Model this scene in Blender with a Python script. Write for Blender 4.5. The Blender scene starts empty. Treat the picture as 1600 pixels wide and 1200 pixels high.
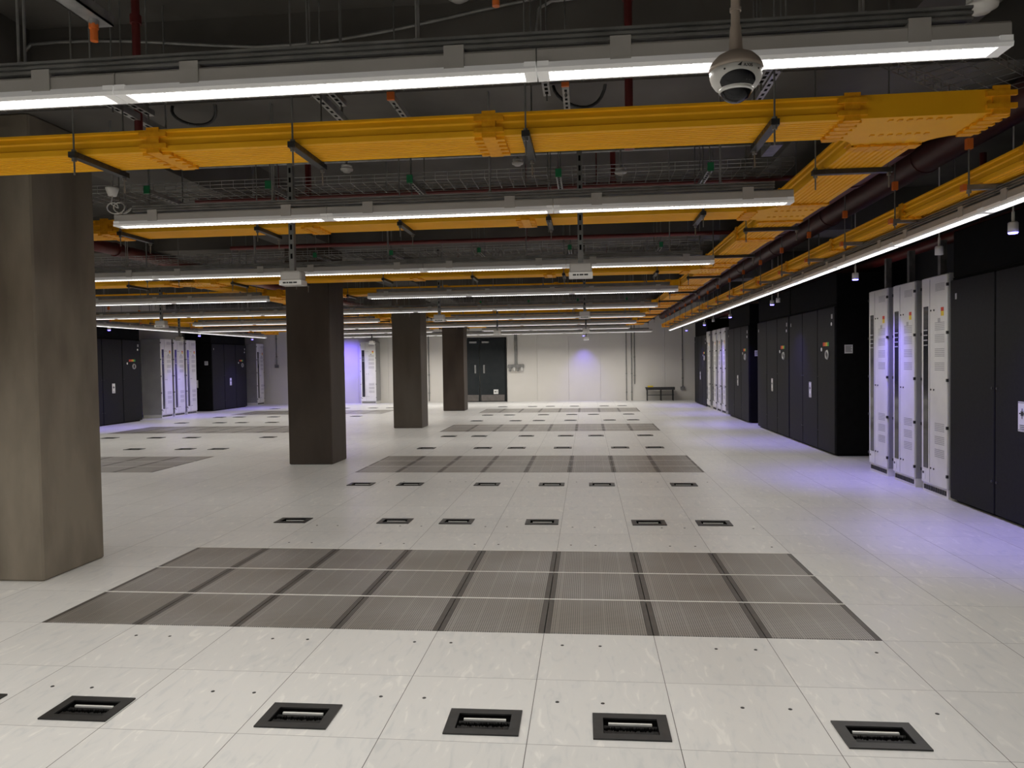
import bpy, math, random
from mathutils import Vector, Matrix
random.seed(7)
R = math.radians
sc = bpy.context.scene
col = sc.collection

# ---------------------------------------------------------------- camera
FPX, YAW, PITCH, ROLL, CAMH = 1160.29, 0.101238, 0.029341, -0.015215, 1.5085
cy, sy, cp, sp = math.cos(YAW), math.sin(YAW), math.cos(PITCH), math.sin(PITCH)
fwd = Vector((-sy*cp, cy*cp, -sp)); r0 = Vector((cy, sy, 0)); u0 = r0.cross(fwd)
rt = math.cos(ROLL)*r0 + math.sin(ROLL)*u0
up = -math.sin(ROLL)*r0 + math.cos(ROLL)*u0
cd = bpy.data.cameras.new('camera'); cam = bpy.data.objects.new('camera', cd); col.objects.link(cam)
cd.sensor_fit = 'HORIZONTAL'; cd.sensor_width = 36; cd.lens = FPX/1600*36; cd.clip_start = .02
cam.matrix_world = Matrix(((rt.x, up.x, -fwd.x, 0), (rt.y, up.y, -fwd.y, 0), (rt.z, up.z, -fwd.z, CAMH), (0, 0, 0, 1)))
sc.camera = cam

# ---------------------------------------------------------------- world, exposure
w = bpy.data.worlds.new('world'); sc.world = w; w.use_nodes = True
w.node_tree.nodes['Background'].inputs[0].default_value = (.05, .05, .055, 1)
w.node_tree.nodes['Background'].inputs[1].default_value = .2
sc.view_settings.view_transform = 'Standard'; sc.view_settings.look = 'None'
sc.view_settings.gamma = 1; sc.view_settings.use_curve_mapping = False
sc.view_settings.exposure = 0.0
LAMP = 9.0             # watts given off by one batten light (before its row's dimming level)
BEACON = 170.0          # watts of the blue lamp inside each beacon
sc.cycles.use_denoising = True
sc.cycles.max_bounces = 8; sc.cycles.diffuse_bounces = 5; sc.cycles.glossy_bounces = 4
sc.cycles.sample_clamp_indirect = 8.0

# ---------------------------------------------------------------- materials
M = {}
def mat(name, rgb, rough=.5, metal=0, spec=.5, emit=None, es=0):
    m = bpy.data.materials.new(name); m.use_nodes = True
    b = m.node_tree.nodes['Principled BSDF']
    b.inputs['Base Color'].default_value = (*rgb, 1); b.inputs['Roughness'].default_value = rough
    b.inputs['Metallic'].default_value = metal; b.inputs['Specular IOR Level'].default_value = spec
    if emit: b.inputs['Emission Color'].default_value = (*emit, 1); b.inputs['Emission Strength'].default_value = es
    M[name] = m; return m
def N(m, t, **k):
    n = m.node_tree.nodes.new(t)
    for a, v in k.items(): setattr(n, a, v)
    return n
def L(m, a, b): m.node_tree.links.new(a, b)
def noisy(name, c1, c2, scale=3, rough=.6, metal=0, bump=0, stretch=(1, 1, 1), spec=.5, lo=.35, hi=.65, detail=6):
    m = mat(name, c1, rough, metal, spec); b = m.node_tree.nodes['Principled BSDF']
    g = N(m, 'ShaderNodeNewGeometry'); mp = N(m, 'ShaderNodeMapping'); mp.inputs['Scale'].default_value = stretch
    L(m, g.outputs['Position'], mp.inputs[0])
    n = N(m, 'ShaderNodeTexNoise'); n.inputs['Scale'].default_value = scale; n.inputs['Detail'].default_value = detail
    L(m, mp.outputs[0], n.inputs['Vector'])
    r = N(m, 'ShaderNodeValToRGB'); r.color_ramp.elements[0].position = lo; r.color_ramp.elements[1].position = hi
    r.color_ramp.elements[0].color = (*c1, 1); r.color_ramp.elements[1].color = (*c2, 1)
    L(m, n.outputs[0], r.inputs[0]); L(m, r.outputs[0], b.inputs['Base Color'])
    if bump:
        bp = N(m, 'ShaderNodeBump'); bp.inputs['Strength'].default_value = bump; bp.inputs['Distance'].default_value = .01
        L(m, n.outputs[0], bp.inputs['Height']); L(m, bp.outputs[0], b.inputs['Normal'])
    return m

def math_(m, op, a, b=None, c=None):
    n = N(m, 'ShaderNodeMath', operation=op)
    for i, v in enumerate((a, b, c)):
        if v is None: continue
        if isinstance(v, (int, float)): n.inputs[i].default_value = v
        else: L(m, v, n.inputs[i])
    return n.outputs[0]

# floor: vinyl covered raised floor tiles, 0.6 m, thin dark seams
GX0, GY0, G = -.2564, 4.0788, .6
m = mat('floor_vinyl', (.6, .6, .58), .33, 0, .45); b = m.node_tree.nodes['Principled BSDF']
g = N(m, 'ShaderNodeNewGeometry'); sx = N(m, 'ShaderNodeSeparateXYZ'); L(m, g.outputs['Position'], sx.inputs[0])
def seam(m, coord, off, wdt):
    t = math_(m, 'DIVIDE', math_(m, 'SUBTRACT', coord, off), G)
    f = math_(m, 'FRACT', math_(m, 'ADD', t, 100.5))
    return math_(m, 'LESS_THAN', math_(m, 'ABSOLUTE', math_(m, 'SUBTRACT', f, .5)), wdt/G)
sm = math_(m, 'MAXIMUM', math_(m, 'MULTIPLY', seam(m, sx.outputs[0], GX0, .0016), 1.0), math_(m, 'MULTIPLY', seam(m, sx.outputs[1], GY0, .0014), .7))
# per-tile tint
tx = math_(m, 'FLOOR', math_(m, 'DIVIDE', math_(m, 'SUBTRACT', sx.outputs[0], GX0), G))
ty = math_(m, 'FLOOR', math_(m, 'DIVIDE', math_(m, 'SUBTRACT', sx.outputs[1], GY0), G))
cb = N(m, 'ShaderNodeCombineXYZ'); L(m, tx, cb.inputs[0]); L(m, ty, cb.inputs[1])
wn = N(m, 'ShaderNodeTexWhiteNoise'); L(m, cb.outputs[0], wn.inputs['Vector'])
# streaky marbling, direction alternates slightly by tile
vm = N(m, 'ShaderNodeVectorMath', operation='MULTIPLY_ADD'); L(m, wn.outputs['Color'], vm.inputs[0]); vm.inputs[1].default_value = (9, 9, 9); L(m, g.outputs['Position'], vm.inputs[2])
mp = N(m, 'ShaderNodeMapping'); mp.inputs['Scale'].default_value = (11, 3.2, 1); mp.inputs['Rotation'].default_value = (0, 0, .25); L(m, vm.outputs[0], mp.inputs[0])
n1 = N(m, 'ShaderNodeTexNoise'); n1.inputs['Scale'].default_value = 1.6; n1.inputs['Detail'].default_value = 5; n1.inputs['Distortion'].default_value = 1.2; L(m, mp.outputs[0], n1.inputs['Vector'])
rp = N(m, 'ShaderNodeValToRGB'); e = rp.color_ramp.elements
e[0].position = .30; e[0].color = (.54, .55, .545, 1); e[1].position = .44; e[1].color = (.60, .60, .585, 1)
x = e.new(.60); x.color = (.61, .608, .59, 1); x = e.new(.70); x.color = (.70, .695, .665, 1)
L(m, n1.outputs[0], rp.inputs[0])
tint = N(m, 'ShaderNodeMix', data_type='RGBA', blend_type='MULTIPLY'); tint.inputs[0].default_value = 1
tv = math_(m, 'ADD', math_(m, 'MULTIPLY', wn.outputs['Value'], .07), .95)
cc = N(m, 'ShaderNodeCombineColor'); [L(m, tv, cc.inputs[i]) for i in range(3)]
L(m, rp.outputs[0], tint.inputs[6]); L(m, cc.outputs[0], tint.inputs[7])
mx = N(m, 'ShaderNodeMix', data_type='RGBA'); L(m, sm, mx.inputs[0]); L(m, tint.outputs[2], mx.inputs[6]); mx.inputs[7].default_value = (.07, .065, .06, 1)
L(m, mx.outputs[2], b.inputs['Base Color'])
n2 = N(m, 'ShaderNodeTexNoise'); n2.inputs['Scale'].default_value = 1.1; L(m, g.outputs['Position'], n2.inputs['Vector'])
L(m, math_(m, 'ADD', math_(m, 'MULTIPLY', n2.outputs[0], .12), .27), b.inputs['Roughness'])

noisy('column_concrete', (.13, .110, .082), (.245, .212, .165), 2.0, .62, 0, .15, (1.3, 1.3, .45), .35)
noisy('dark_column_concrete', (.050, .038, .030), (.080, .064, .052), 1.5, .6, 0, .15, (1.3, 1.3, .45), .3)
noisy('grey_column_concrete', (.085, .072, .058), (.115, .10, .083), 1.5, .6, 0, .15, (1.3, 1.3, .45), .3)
noisy('slab_concrete', (.085, .080, .072), (.15, .142, .13), .9, .8, 0, .1, (1, 1, 1), .2)
noisy('white_wall', (.62, .60, .56), (.66, .64, .60), .6, .55, spec=.3)
noisy('dark_wall', (.03, .03, .033), (.05, .05, .052), .8, .8)
noisy('black_paint', (.0125, .0128, .0135), (.016, .0163, .017), 30, .6, spec=.14)
noisy('black_recess', (.004, .004, .004), (.006, .006, .006), 10, .8, spec=.1)
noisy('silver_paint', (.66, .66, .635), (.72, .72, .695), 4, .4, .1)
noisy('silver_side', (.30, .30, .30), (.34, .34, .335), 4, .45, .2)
noisy('vent_grey', (.36, .36, .36), (.42, .42, .42), 40, .6)
noisy('yellow_plastic', (.88, .43, .010), (.94, .47, .014), 3, .5, spec=.2)
noisy('yellow_joint', (.78, .33, .008), (.88, .41, .012), 30, .5, spec=.2)
noisy('galvanised', (.33, .33, .33), (.48, .48, .47), 12, .42, .75)
noisy('dull_steel', (.20, .20, .195), (.28, .28, .27), 10, .5, .6)
noisy('black_steel', (.018, .018, .018), (.03, .03, .03), 10, .45)
noisy('lamp_body', (.40, .385, .36), (.44, .42, .395), 4, .5)
mat('lamp_skirt', (.80, .79, .77), .35, 0, .5, (1, .98, .95), .10)
noisy('white_plastic', (.62, .61, .58), (.68, .67, .64), 6, .35)
noisy('red_pipe', (.115, .016, .016), (.16, .022, .02), 5, .4)
noisy('maroon_pipe', (.05, .012, .012), (.075, .018, .018), 3, .5)
noisy('orange_plastic', (.75, .17, .03), (.82, .2, .035), 9, .4)
noisy('green_plastic', (.01, .16, .06), (.015, .2, .075), 9, .4)
noisy('paper_white', (.70, .70, .68), (.76, .76, .74), 9, .6)
noisy('ink', (.02, .02, .02), (.03, .03, .03), 9, .6)
noisy('sticker_red', (.6, .05, .03), (.65, .06, .03), 9, .5)
noisy('sticker_yellow', (.75, .55, .05), (.8, .6, .06), 9, .5)
noisy('sticker_green', (.05, .35, .08), (.06, .4, .1), 9, .5)
noisy('rubber', (.012, .012, .012), (.022, .022, .022), 25, .38, spec=.45)
noisy('aluminium', (.72, .72, .70), (.80, .80, .78), 9, .35, .3)
noisy('door_grey', (.017, .021, .023), (.022, .026, .028), 5, .6, spec=.2)
noisy('kick_plate', (.17, .16, .15), (.22, .2, .19), 12, .35, .6)
noisy('window_dark', (.015, .015, .02), (.03, .03, .035), 3, .08, spec=.8)
noisy('equipment', (.35, .36, .38), (.5, .5, .52), 60, .4, .4)
noisy('camera_shell', (.36, .30, .25), (.42, .35, .29), 5, .4)
mat('smoked_glass', (.008, .008, .010), .08, 0, .3)
mat('lens_glow', (.8, .8, .8), .4, 0, .3, (1, .98, .95), 3.2)
mat('lens_blade', (.8, .8, .8), .4, 0, .3, (1, .98, .95), .95)
mat('blue_glow', (.1, .1, .5), .3, 0, .3, (.12, .10, 1.0), 14)
mat('led_violet', (.1, .1, .5), .3, 0, .3, (.2, .12, 1.0), 1.2)

# perforated steel: fine slots with dark gaps
m = mat('perforated_steel', (.3, .29, .27), .38, .55, .5); b = m.node_tree.nodes['Principled BSDF']
tc = N(m, 'ShaderNodeTexCoord'); s2 = N(m, 'ShaderNodeSeparateXYZ'); L(m, tc.outputs['Object'], s2.inputs[0])
fx = math_(m, 'FRACT', math_(m, 'MULTIPLY', math_(m, 'ADD', s2.outputs[0], 10), 1/.0125))
fy = math_(m, 'FRACT', math_(m, 'MULTIPLY', math_(m, 'ADD', s2.outputs[1], 10), 1/.0125))
hole = math_(m, 'MULTIPLY', math_(m, 'LESS_THAN', math_(m, 'ABSOLUTE', math_(m, 'SUBTRACT', fx, .5)), .33),
             math_(m, 'LESS_THAN', math_(m, 'ABSOLUTE', math_(m, 'SUBTRACT', fy, .5)), .33))
bx_ = math_(m, 'LESS_THAN', math_(m, 'ABSOLUTE', math_(m, 'SUBTRACT', math_(m, 'FRACT', math_(m, 'MULTIPLY', math_(m, 'ADD', s2.outputs[0], 10.02), 1/.135)), .5)), .045)
by_ = math_(m, 'LESS_THAN', math_(m, 'ABSOLUTE', math_(m, 'SUBTRACT', math_(m, 'FRACT', math_(m, 'MULTIPLY', math_(m, 'ADD', s2.outputs[1], 10.02), 1/.19)), .5)), .04)
solid = math_(m, 'MULTIPLY', bx_, .45)
hole = math_(m, 'MULTIPLY', hole, math_(m, 'SUBTRACT', 1, solid))
gn = N(m, 'ShaderNodeNewGeometry'); nz = N(m, 'ShaderNodeTexNoise'); nz.inputs['Scale'].default_value = 1.3; L(m, gn.outputs['Position'], nz.inputs['Vector'])
rr = N(m, 'ShaderNodeValToRGB'); rr.color_ramp.elements[0].color = (.31, .285, .25, 1); rr.color_ramp.elements[1].color = (.42, .405, .385, 1)
rr.color_ramp.elements[0].position = .35; rr.color_ramp.elements[1].position = .65
L(m, nz.outputs[0], rr.inputs[0])
mx = N(m, 'ShaderNodeMix', data_type='RGBA'); L(m, hole, mx.inputs[0]); L(m, rr.outputs[0], mx.inputs[6]); mx.inputs[7].default_value = (.085, .079, .071, 1)
L(m, mx.outputs[2], b.inputs['Base Color'])
L(m, math_(m, 'MULTIPLY', math_(m, 'SUBTRACT', 1, math_(m, 'MULTIPLY', hole, .9)), .55), b.inputs['Metallic'])
noisy('white_trim', (.66, .65, .62), (.74, .73, .70), 9, .5)
noisy('dark_strip', (.075, .068, .06), (.10, .09, .08), 8, .45, .4)

# ---------------------------------------------------------------- mesh helpers
class MB:
    def __init__(s): s.v = []; s.f = []; s.mi = []; s.mats = []; s.sm = []
    def idx(s, m):
        if m not in s.mats: s.mats.append(m)
        return s.mats.index(m)
    def add(s, vs, fs, m='_', smooth=False):
        o = len(s.v); s.v += [tuple(x) for x in vs]; k = s.idx(m)
        for f in fs: s.f.append(tuple(i+o for i in f)); s.mi.append(k); s.sm.append(smooth)
        return s
    def box(s, x0, x1, y0, y1, z0, z1, m='_', bev=0):
        if bev:
            return s.bbox(x0, x1, y0, y1, z0, z1, m, bev)
        return s.add([(x, y, z) for x in (x0, x1) for y in (y0, y1) for z in (z0, z1)],
                     [(0, 1, 3, 2), (4, 6, 7, 5), (0, 4, 5, 1), (2, 3, 7, 6), (0, 2, 6, 4), (1, 5, 7, 3)], m)
    def bbox(s, x0, x1, y0, y1, z0, z1, m, b):
        # box with chamfered vertical-axis section then chamfered top/bottom
        def ring(d, z):
            X0, X1, Y0, Y1 = x0+d, x1-d, y0+d, y1-d
            return [(X0+b, Y0, z), (X1-b, Y0, z), (X1, Y0+b, z), (X1, Y1-b, z), (X1-b, Y1, z), (X0+b, Y1, z), (X0, Y1-b, z), (X0, Y0+b, z)]
        rs = [ring(b*.7, z0), ring(0, z0+b), ring(0, z1-b), ring(b*.7, z1)]
        vs = [p for r in rs for p in r]; fs = []
        for k in range(3):
            for i in range(8):
                j = (i+1) % 8; fs.append((k*8+i, k*8+j, k*8+8+j, k*8+8+i))
        fs.append(tuple(range(7, -1, -1))); fs.append(tuple(range(24, 32)))
        return s.add(vs, fs, m)
    def cyl(s, a, b, r, m='_', n=10, r2=None, cap=True):
        a = Vector(a); b = Vector(b); d = (b-a).normalized(); r2 = r if r2 is None else r2
        t = Vector((0, 0, 1)) if abs(d.z) < .9 else Vector((1, 0, 0)); p = d.cross(t).normalized(); q = d.cross(p)
        vs = [a+r*(math.cos(2*math.pi*i/n)*p+math.sin(2*math.pi*i/n)*q) for i in range(n)] + \
             [b+r2*(math.cos(2*math.pi*i/n)*p+math.sin(2*math.pi*i/n)*q) for i in range(n)]
        s.add(vs, [(i, i+n, (i+1) % n+n, (i+1) % n) for i in range(n)], m, n > 5)
        if cap: s.add(vs[:n], [tuple(range(n))], m); s.add(vs[n:], [tuple(range(n-1, -1, -1))], m)
        return s
    def tube(s, pts, r, m='_', n=8):
        for a, b in zip(pts[:-1], pts[1:]): s.cyl(a, b, r, m, n)
        return s
    def lathe(s, prof, c=(0, 0, 0), m='_', n=32, axis='z'):
        vs = []
        for (rad, z) in prof:
            for i in range(n):
                a = 2*math.pi*i/n; p = (rad*math.cos(a), rad*math.sin(a), z)
                if axis == 'y': p = (p[0], p[2], p[1])
                vs.append((p[0]+c[0], p[1]+c[1], p[2]+c[2]))
        fs = [(k*n+i, k*n+(i+1) % n, (k+1)*n+(i+1) % n, (k+1)*n+i) for k in range(len(prof)-1) for i in range(n)]
        return s.add(vs, fs, m, True)
    def ext(s, prof, x0, x1, m='_', axis='x'):
        # prof = closed list of (across, z); extruded along x (or y)
        n = len(prof)
        f = (lambda u, a, z: (u, a, z)) if axis == 'x' else (lambda u, a, z: (-a, u, z))
        vs = [f(x0, a, z) for a, z in prof]+[f(x1, a, z) for a, z in prof]
        s.add(vs, [(i, (i+1) % n, (i+1) % n+n, i+n) for i in range(n)], m)
        s.add(vs, [tuple(range(n-1, -1, -1)), tuple(range(n, 2*n))], m)
        return s
    def mesh(s, name, mt=None):
        me = bpy.data.meshes.new(name); me.from_pydata(s.v, [], s.f)
        for q in s.mats: me.materials.append(M[mt if q == '_' else q])
        me.polygons.foreach_set('material_index', s.mi); me.polygons.foreach_set('use_smooth', s.sm)
        me.update(); return me
    def build(s, name, mt=None, parent=None):
        o = bpy.data.objects.new(name, s.mesh(name, mt)); col.objects.link(o)
        if parent: o.parent = parent
        return o
def tag(o, label=None, cat=None, group=None, kind=None):
    if label: o['label'] = label
    if cat: o['category'] = cat
    if group: o['group'] = group
    if kind: o['kind'] = kind
    return o
def thing(name, loc, rz=0, label=None, cat=None, group=None):
    o = bpy.data.objects.new(name, None); col.objects.link(o); o.empty_display_size = .1
    o.location = loc; o.rotation_euler = (0, 0, rz); return tag(o, label, cat, group)
def kids(o): return CH.get(o.name, [])
CH = {}
def reg(root):   # remember the children of a finished thing
    allc = {}
    for ob in col.objects:
        if ob.parent: allc.setdefault(ob.parent.name, []).append(ob)
    def rec(o):
        CH[o.name] = allc.get(o.name, [])
        for c in CH[o.name]: rec(c)
    rec(root)
def dup(o, loc=None, rz=None, label=None, parent=None, group=None):
    c = o.copy(); col.objects.link(c)
    if parent: c.parent = parent
    for k in kids(o): dup(k, parent=c)
    if loc is not None: c.location = loc
    if rz is not None: c.rotation_euler = (0, 0, rz)
    if label: c['label'] = label
    if group: c['group'] = group
    return c
def placer(proto):
    reg(proto); st = {'n': 0}
    def put(loc, rz, label, group=None):
        if st['n'] == 0:
            st['n'] = 1; proto.location = loc; proto.rotation_euler = (0, 0, rz); proto['label'] = label
            if group: proto['group'] = group
            return proto
        return dup(proto, loc, rz, label, None, group)
    return put
ORD = ['first', 'second', 'third', 'fourth', 'fifth', 'sixth', 'seventh', 'eighth', 'ninth', 'tenth', 'eleventh', 'twelfth',
       'thirteenth', 'fourteenth', 'fifteenth', 'sixteenth', 'seventeenth', 'eighteenth', 'nineteenth', 'twentieth', 'twenty-first', 'twenty-second']
def nth(i): return ORD[i]
def proj(p):
    d = Vector(p)-Vector((0, 0, CAMH)); z = d.dot(fwd)
    if z < .1: return None
    return 800+FPX*d.dot(rt)/z, 600-FPX*d.dot(up)/z
def inview(p, mgn=40):
    q = proj(p); return bool(q) and -mgn < q[0] < 1600+mgn and -mgn < q[1] < 1200+mgn

# ---------------------------------------------------------------- structure
XL, XR, YB, YF, ZC = -13.7, 5.0, 28.3, -4.0, 3.86
VA = [-2.85, -2.22, -1.25, -.45, .16, 1.14]; VB = [-2.86, -1.85, -1.25, -.44, .55, 1.14]
LA = [-6.72, -8.42, -9.22, -10.28, -10.89]; LB = [-6.74, -7.37, -8.37, -9.2, -9.83, -10.9]
VROWS = [(3.04, 'A'), (6.93, 'B'), (9.07, 'A'), (12.95, 'B'), (15.05, 'A'), (19.0, 'B'), (21.05, 'A'), (25.0, 'B')]
HX, HY = .155, .108            # half size of a grommet frame
holes = []; vents = []
for ri, (yv, t) in enumerate(VROWS):
    for side, xs in (('R', VA if t == 'A' else VB), ('L', LA if t == 'A' else LB)):
        for xv in xs:
            q = proj((xv, yv, 0))
            if q is None or q[0] < -70: continue
            if side == 'L' and q[0] < 165: continue
            vents.append((ri, side, xv, yv)); holes.append((xv-.12, xv+.12, yv-.075, yv+.075))
tiles = []
for k in range(4):
    for side, i0 in (('R', -5), ('L', -18)):
        for j in range(3):
            for i in range(8):
                cx, cyy = GX0+(i0+i+.5)*G, GY0+(10*k+j+.5)*G
                if side == 'L':
                    q = proj((cx+.3, cyy, 0))
                    if q is None or q[0] < 158: continue
                tiles.append((k, side, j, i, cx, cyy)); holes.append((cx-.3, cx+.3, cyy-.3, cyy+.3))
def rnd(v): return round(v, 4)
xs = sorted({rnd(v) for h in holes for v in h[:2]} | {XL, XR}); ys = sorted({rnd(v) for h in holes for v in h[2:]} | {YF, YB})
hb = [(rnd(a), rnd(b_), rnd(c), rnd(d)) for a, b_, c, d in holes]
vid = {}; vs = []; fs = []
def V(x, y):
    if (x, y) not in vid: vid[(x, y)] = len(vs); vs.append((x, y, 0))
    return vid[(x, y)]
for y0, y1 in zip(ys[:-1], ys[1:]):
    ym = (y0+y1)/2; row = [h for h in hb if h[2] < ym < h[3]]
    x0 = None
    spans = []
    for a, b_ in zip(xs[:-1], xs[1:]):
        xm = (a+b_)/2
        if any(h[0] < xm < h[1] for h in row): continue
        spans.append((a, b_))
    for a, b_ in spans: fs.append((V(a, y0), V(b_, y0), V(b_, y1), V(a, y1)))
o = MB().add(vs, fs).build('floor', 'floor_vinyl'); tag(o, kind='structure', label='pale grey raised floor of square vinyl tiles')
def struct(name, mb, mt, label=None): return tag(mb.build(name, mt), label=label, kind='structure')
struct('ceiling', MB().box(XL-.2, XR+.2, YF-.2, YB+.2, ZC, ZC+.2), 'slab_concrete', 'dark concrete ceiling slab')
struct('wall_left', MB().box(XL-.2, XL, YF, YB, -.05, ZC), 'white_wall')
struct('wall_right', MB().box(XR, XR+.2, YF, YB, -.05, ZC), 'dark_wall')
struct('wall_front', MB().box(XL, XR, YF-.2, YF, -.05, ZC), 'white_wall')
# far wall of plasterboard panels with thin joints
mb = MB(); x = XL-.05
edges = [XL-.2, -12.5, -11.3, -10.1, -8.9, -7.7, -6.5, -5.17]
for a, b_ in zip(edges[:-1], edges[1:]): mb.box(a+.003, b_-.003, YB, YB+.1, -.05, ZC)
mb.box(-5.17, -3.06, YB, YB+.1, 2.47, ZC)
edges = [-3.06, -1.9, -.7, .5, 1.7, 2.9, 4.1, XR+.2]
for a, b_ in zip(edges[:-1], edges[1:]): mb.box(a+.003, b_-.003, YB, YB+.1, -.05, ZC)
mb.box(XL-.2, XR+.2, YB+.1, YB+.2, -.05, ZC)
struct('wall_back', mb, 'white_wall', 'white panelled far wall')
# downstand beams
for k, y0 in enumerate((-1.2, 4.86, 10.9, 17.05, 23.12)):
    struct('trim_%d' % (k+1), MB().box(XL, XR, y0, y0+.66, 3.3, ZC+.01), 'slab_concrete', 'concrete downstand ceiling beam over the columns')
struct('trim_6', MB().box(-4.6, -3.82, YF, YB, 3.32, ZC+.01), 'slab_concrete', 'lengthwise concrete ceiling beam above the column line')
struct('trim_7', MB().box(1.9, 2.35, YF, YB, 3.5, ZC+.01), 'slab_concrete', 'lengthwise concrete ceiling rib on the right')
# columns
cdesc = ['nearest and largest concrete column, cut by the left edge', 'second concrete column, dark, left of centre',
         'third concrete column, narrower in view, behind the second', 'farthest concrete column, beside the black double door']
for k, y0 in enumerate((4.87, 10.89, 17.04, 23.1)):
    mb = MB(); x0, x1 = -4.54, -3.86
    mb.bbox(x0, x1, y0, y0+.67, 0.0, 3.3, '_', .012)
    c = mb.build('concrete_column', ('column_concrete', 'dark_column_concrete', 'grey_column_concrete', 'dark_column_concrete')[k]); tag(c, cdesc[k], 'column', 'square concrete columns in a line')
# double door in the far wall
d = thing('double_door', (-4.115, YB, 0)); d['kind'] = 'structure'; d['label'] = 'black steel double door with kick plates in the far wall'; d.name = 'door_1'
MB().box(-1.04, -.985, -.03, .06, 0, 2.46).box(.985, 1.04, -.03, .06, 0, 2.46).box(-1.04, 1.04, -.03, .06, 2.42, 2.46).build('door_frame', 'black_paint', d)
for s in (-1, 1):
    lf = MB().bbox(min(s*.012, s*.98), max(s*.012, s*.98), -.01, .04, .01, 2.41, '_', .004).build('door_leaf', 'door_grey', d)
    MB().box(min(s*.05, s*.95), max(s*.05, s*.95), -.016, -.008, .03, .27).build('kick_plate', 'kick_plate', lf)
    hd = MB(); xx = s*.17
    hd.box(xx-.03, xx+.03, -.018, -.01, 1.1, 1.42); hd.cyl((xx, -.06, 1.14), (xx, -.06, 1.38), .014)
    hd.cyl((xx, -.06, 1.16), (xx, -.01, 1.16), .01); hd.cyl((xx, -.06, 1.36), (xx, -.01, 1.36), .01)
    hd.build('door_handle', 'galvanised', lf)
    hd = MB().bbox(min(s*.1, s*.38), max(s*.1, s*.38), -.07, -.01, 2.26, 2.33, '_', .008); hd.build('door_closer', 'galvanised', lf)
sg = MB().box(-.09, .09, -.014, -.01, .30, .47, 'paper_white'); sg.box(-.05, -.005, -.016, -.013, .36, .41, 'ink'); sg.box(.01, .06, -.016, -.013, .36, .41, 'vent_grey')
o = sg.build('door_sign', 'paper_white', d); o.location = (.62, 0, 0); tag(o, 'small white notice low on the right leaf')

# ---------------------------------------------------------------- perforated tiles
t0 = thing('perforated_floor_tile', (0, 0, 0), 0, 'x', 'floor tile', 'perforated steel floor tiles')
MB().bbox(-.268, .268, -.294, .292, -.035, .0015, '_', .002).build('perforated_panel', 'perforated_steel', t0)
for s in (-1, 1):
    MB().box(s*.283-.0145, s*.283+.0145, -.296, .294, -.035, .001).build('side_rail', 'dark_strip', t0)
o = MB().box(-.2995, .2995, .286, .2995, -.035, .003).build('edge_trim', 'white_trim', t0)
put = placer(t0)
FLD = ['nearest', 'second', 'third', 'farthest']; RW = ['front', 'middle', 'back']
for (k, side, j, i, cx, cyy) in tiles:
    n = nth(i if side == 'R' else i)
    put((cx, cyy, 0), 0, 'grey perforated steel tile, %s from left in the %s row of the %s %s field' % (n, RW[j], FLD[k], 'central' if side == 'R' else 'left-hand'))

# ---------------------------------------------------------------- cable grommets
gr = thing('floor_cable_grommet', (0, 0, 0), 0, 'x', 'cable grommet', 'black cable grommets in the floor')
mb = MB()
fr = [(-HX, HX, -HY, -.066), (-HX, HX, .066, HY), (-HX, -.112, -.066, .066), (.112, HX, -.066, .066)]
for a in fr: mb.box(*a, .0005, .007)
mb.build('frame', 'rubber', gr)
mb = MB(); mb.box(-.119, .119, -.074, .074, -.13, -.125)
for a in ((-.119, .119, -.074, -.068), (-.119, .119, .068, .074), (-.119, -.113, -.068, .068), (.113, .119, -.068, .068)): mb.box(*a, -.13, .0)
mb.build('well', 'black_recess', gr)
mb = MB()
for k in range(44):
    xx = -.108+k*.005
    mb.box(xx, xx+.0025, -.066, -.012-random.random()*.012, -.012, -.006)
    mb.box(xx, xx+.0025, .012+random.random()*.012, .034, -.016, -.010)
tag(mb.build('brush', 'rubber', gr), kind='stuff')
MB().box(-.09, .09, .036, .047, -.012, -.004).build('pale_bar', 'aluminium', gr)['label'] = 'pale bar at the back of the opening'  # thin pale bar along the back of the opening
put = placer(gr)
cnt = {}
rows = ['nearest row', 'second row', 'third row', 'fourth row', 'fifth row', 'sixth row', 'seventh row', 'eighth row']
for (ri, side, xv, yv) in sorted(vents):
    kk = cnt.get((ri, side), 0); cnt[(ri, side)] = kk+1
    blk = 'right of the columns' if side == 'R' else 'left of the columns'
    put((xv, yv, 0), R(random.uniform(-.8, .8)), 'black framed floor grommet, %s from left in the %s %s' % (nth(kk), rows[ri], blk))
# small round floor plugs (rack fixings)
pg = MB().lathe([(0, .002), (.007, .002), (.009, .0006), (.009, .0)], n=10).build('floor_plug', 'rubber'); tag(pg, 'x', 'floor plug', 'small dark plugs where racks were fixed')
put = placer(pg)
for rj, yv in enumerate((3.25, 3.91, 6.07, 6.73, 9.27)):
    kk = 0
    for k in range(-3, 3):
        for s in (-.1, .1):
            xv = -.05+.8*k+s
            if xv > 1.5 or not inview((xv, yv, 0), -5): continue
            if any(a-.04 < xv < b_+.04 and c-.04 < yv < d_+.04 for a, b_, c, d_ in holes): continue
            put((xv, yv, 0), 0, 'tiny dark round floor plug, %s from left in the %s line of plugs' % (nth(kk), nth(rj))); kk += 1

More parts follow.
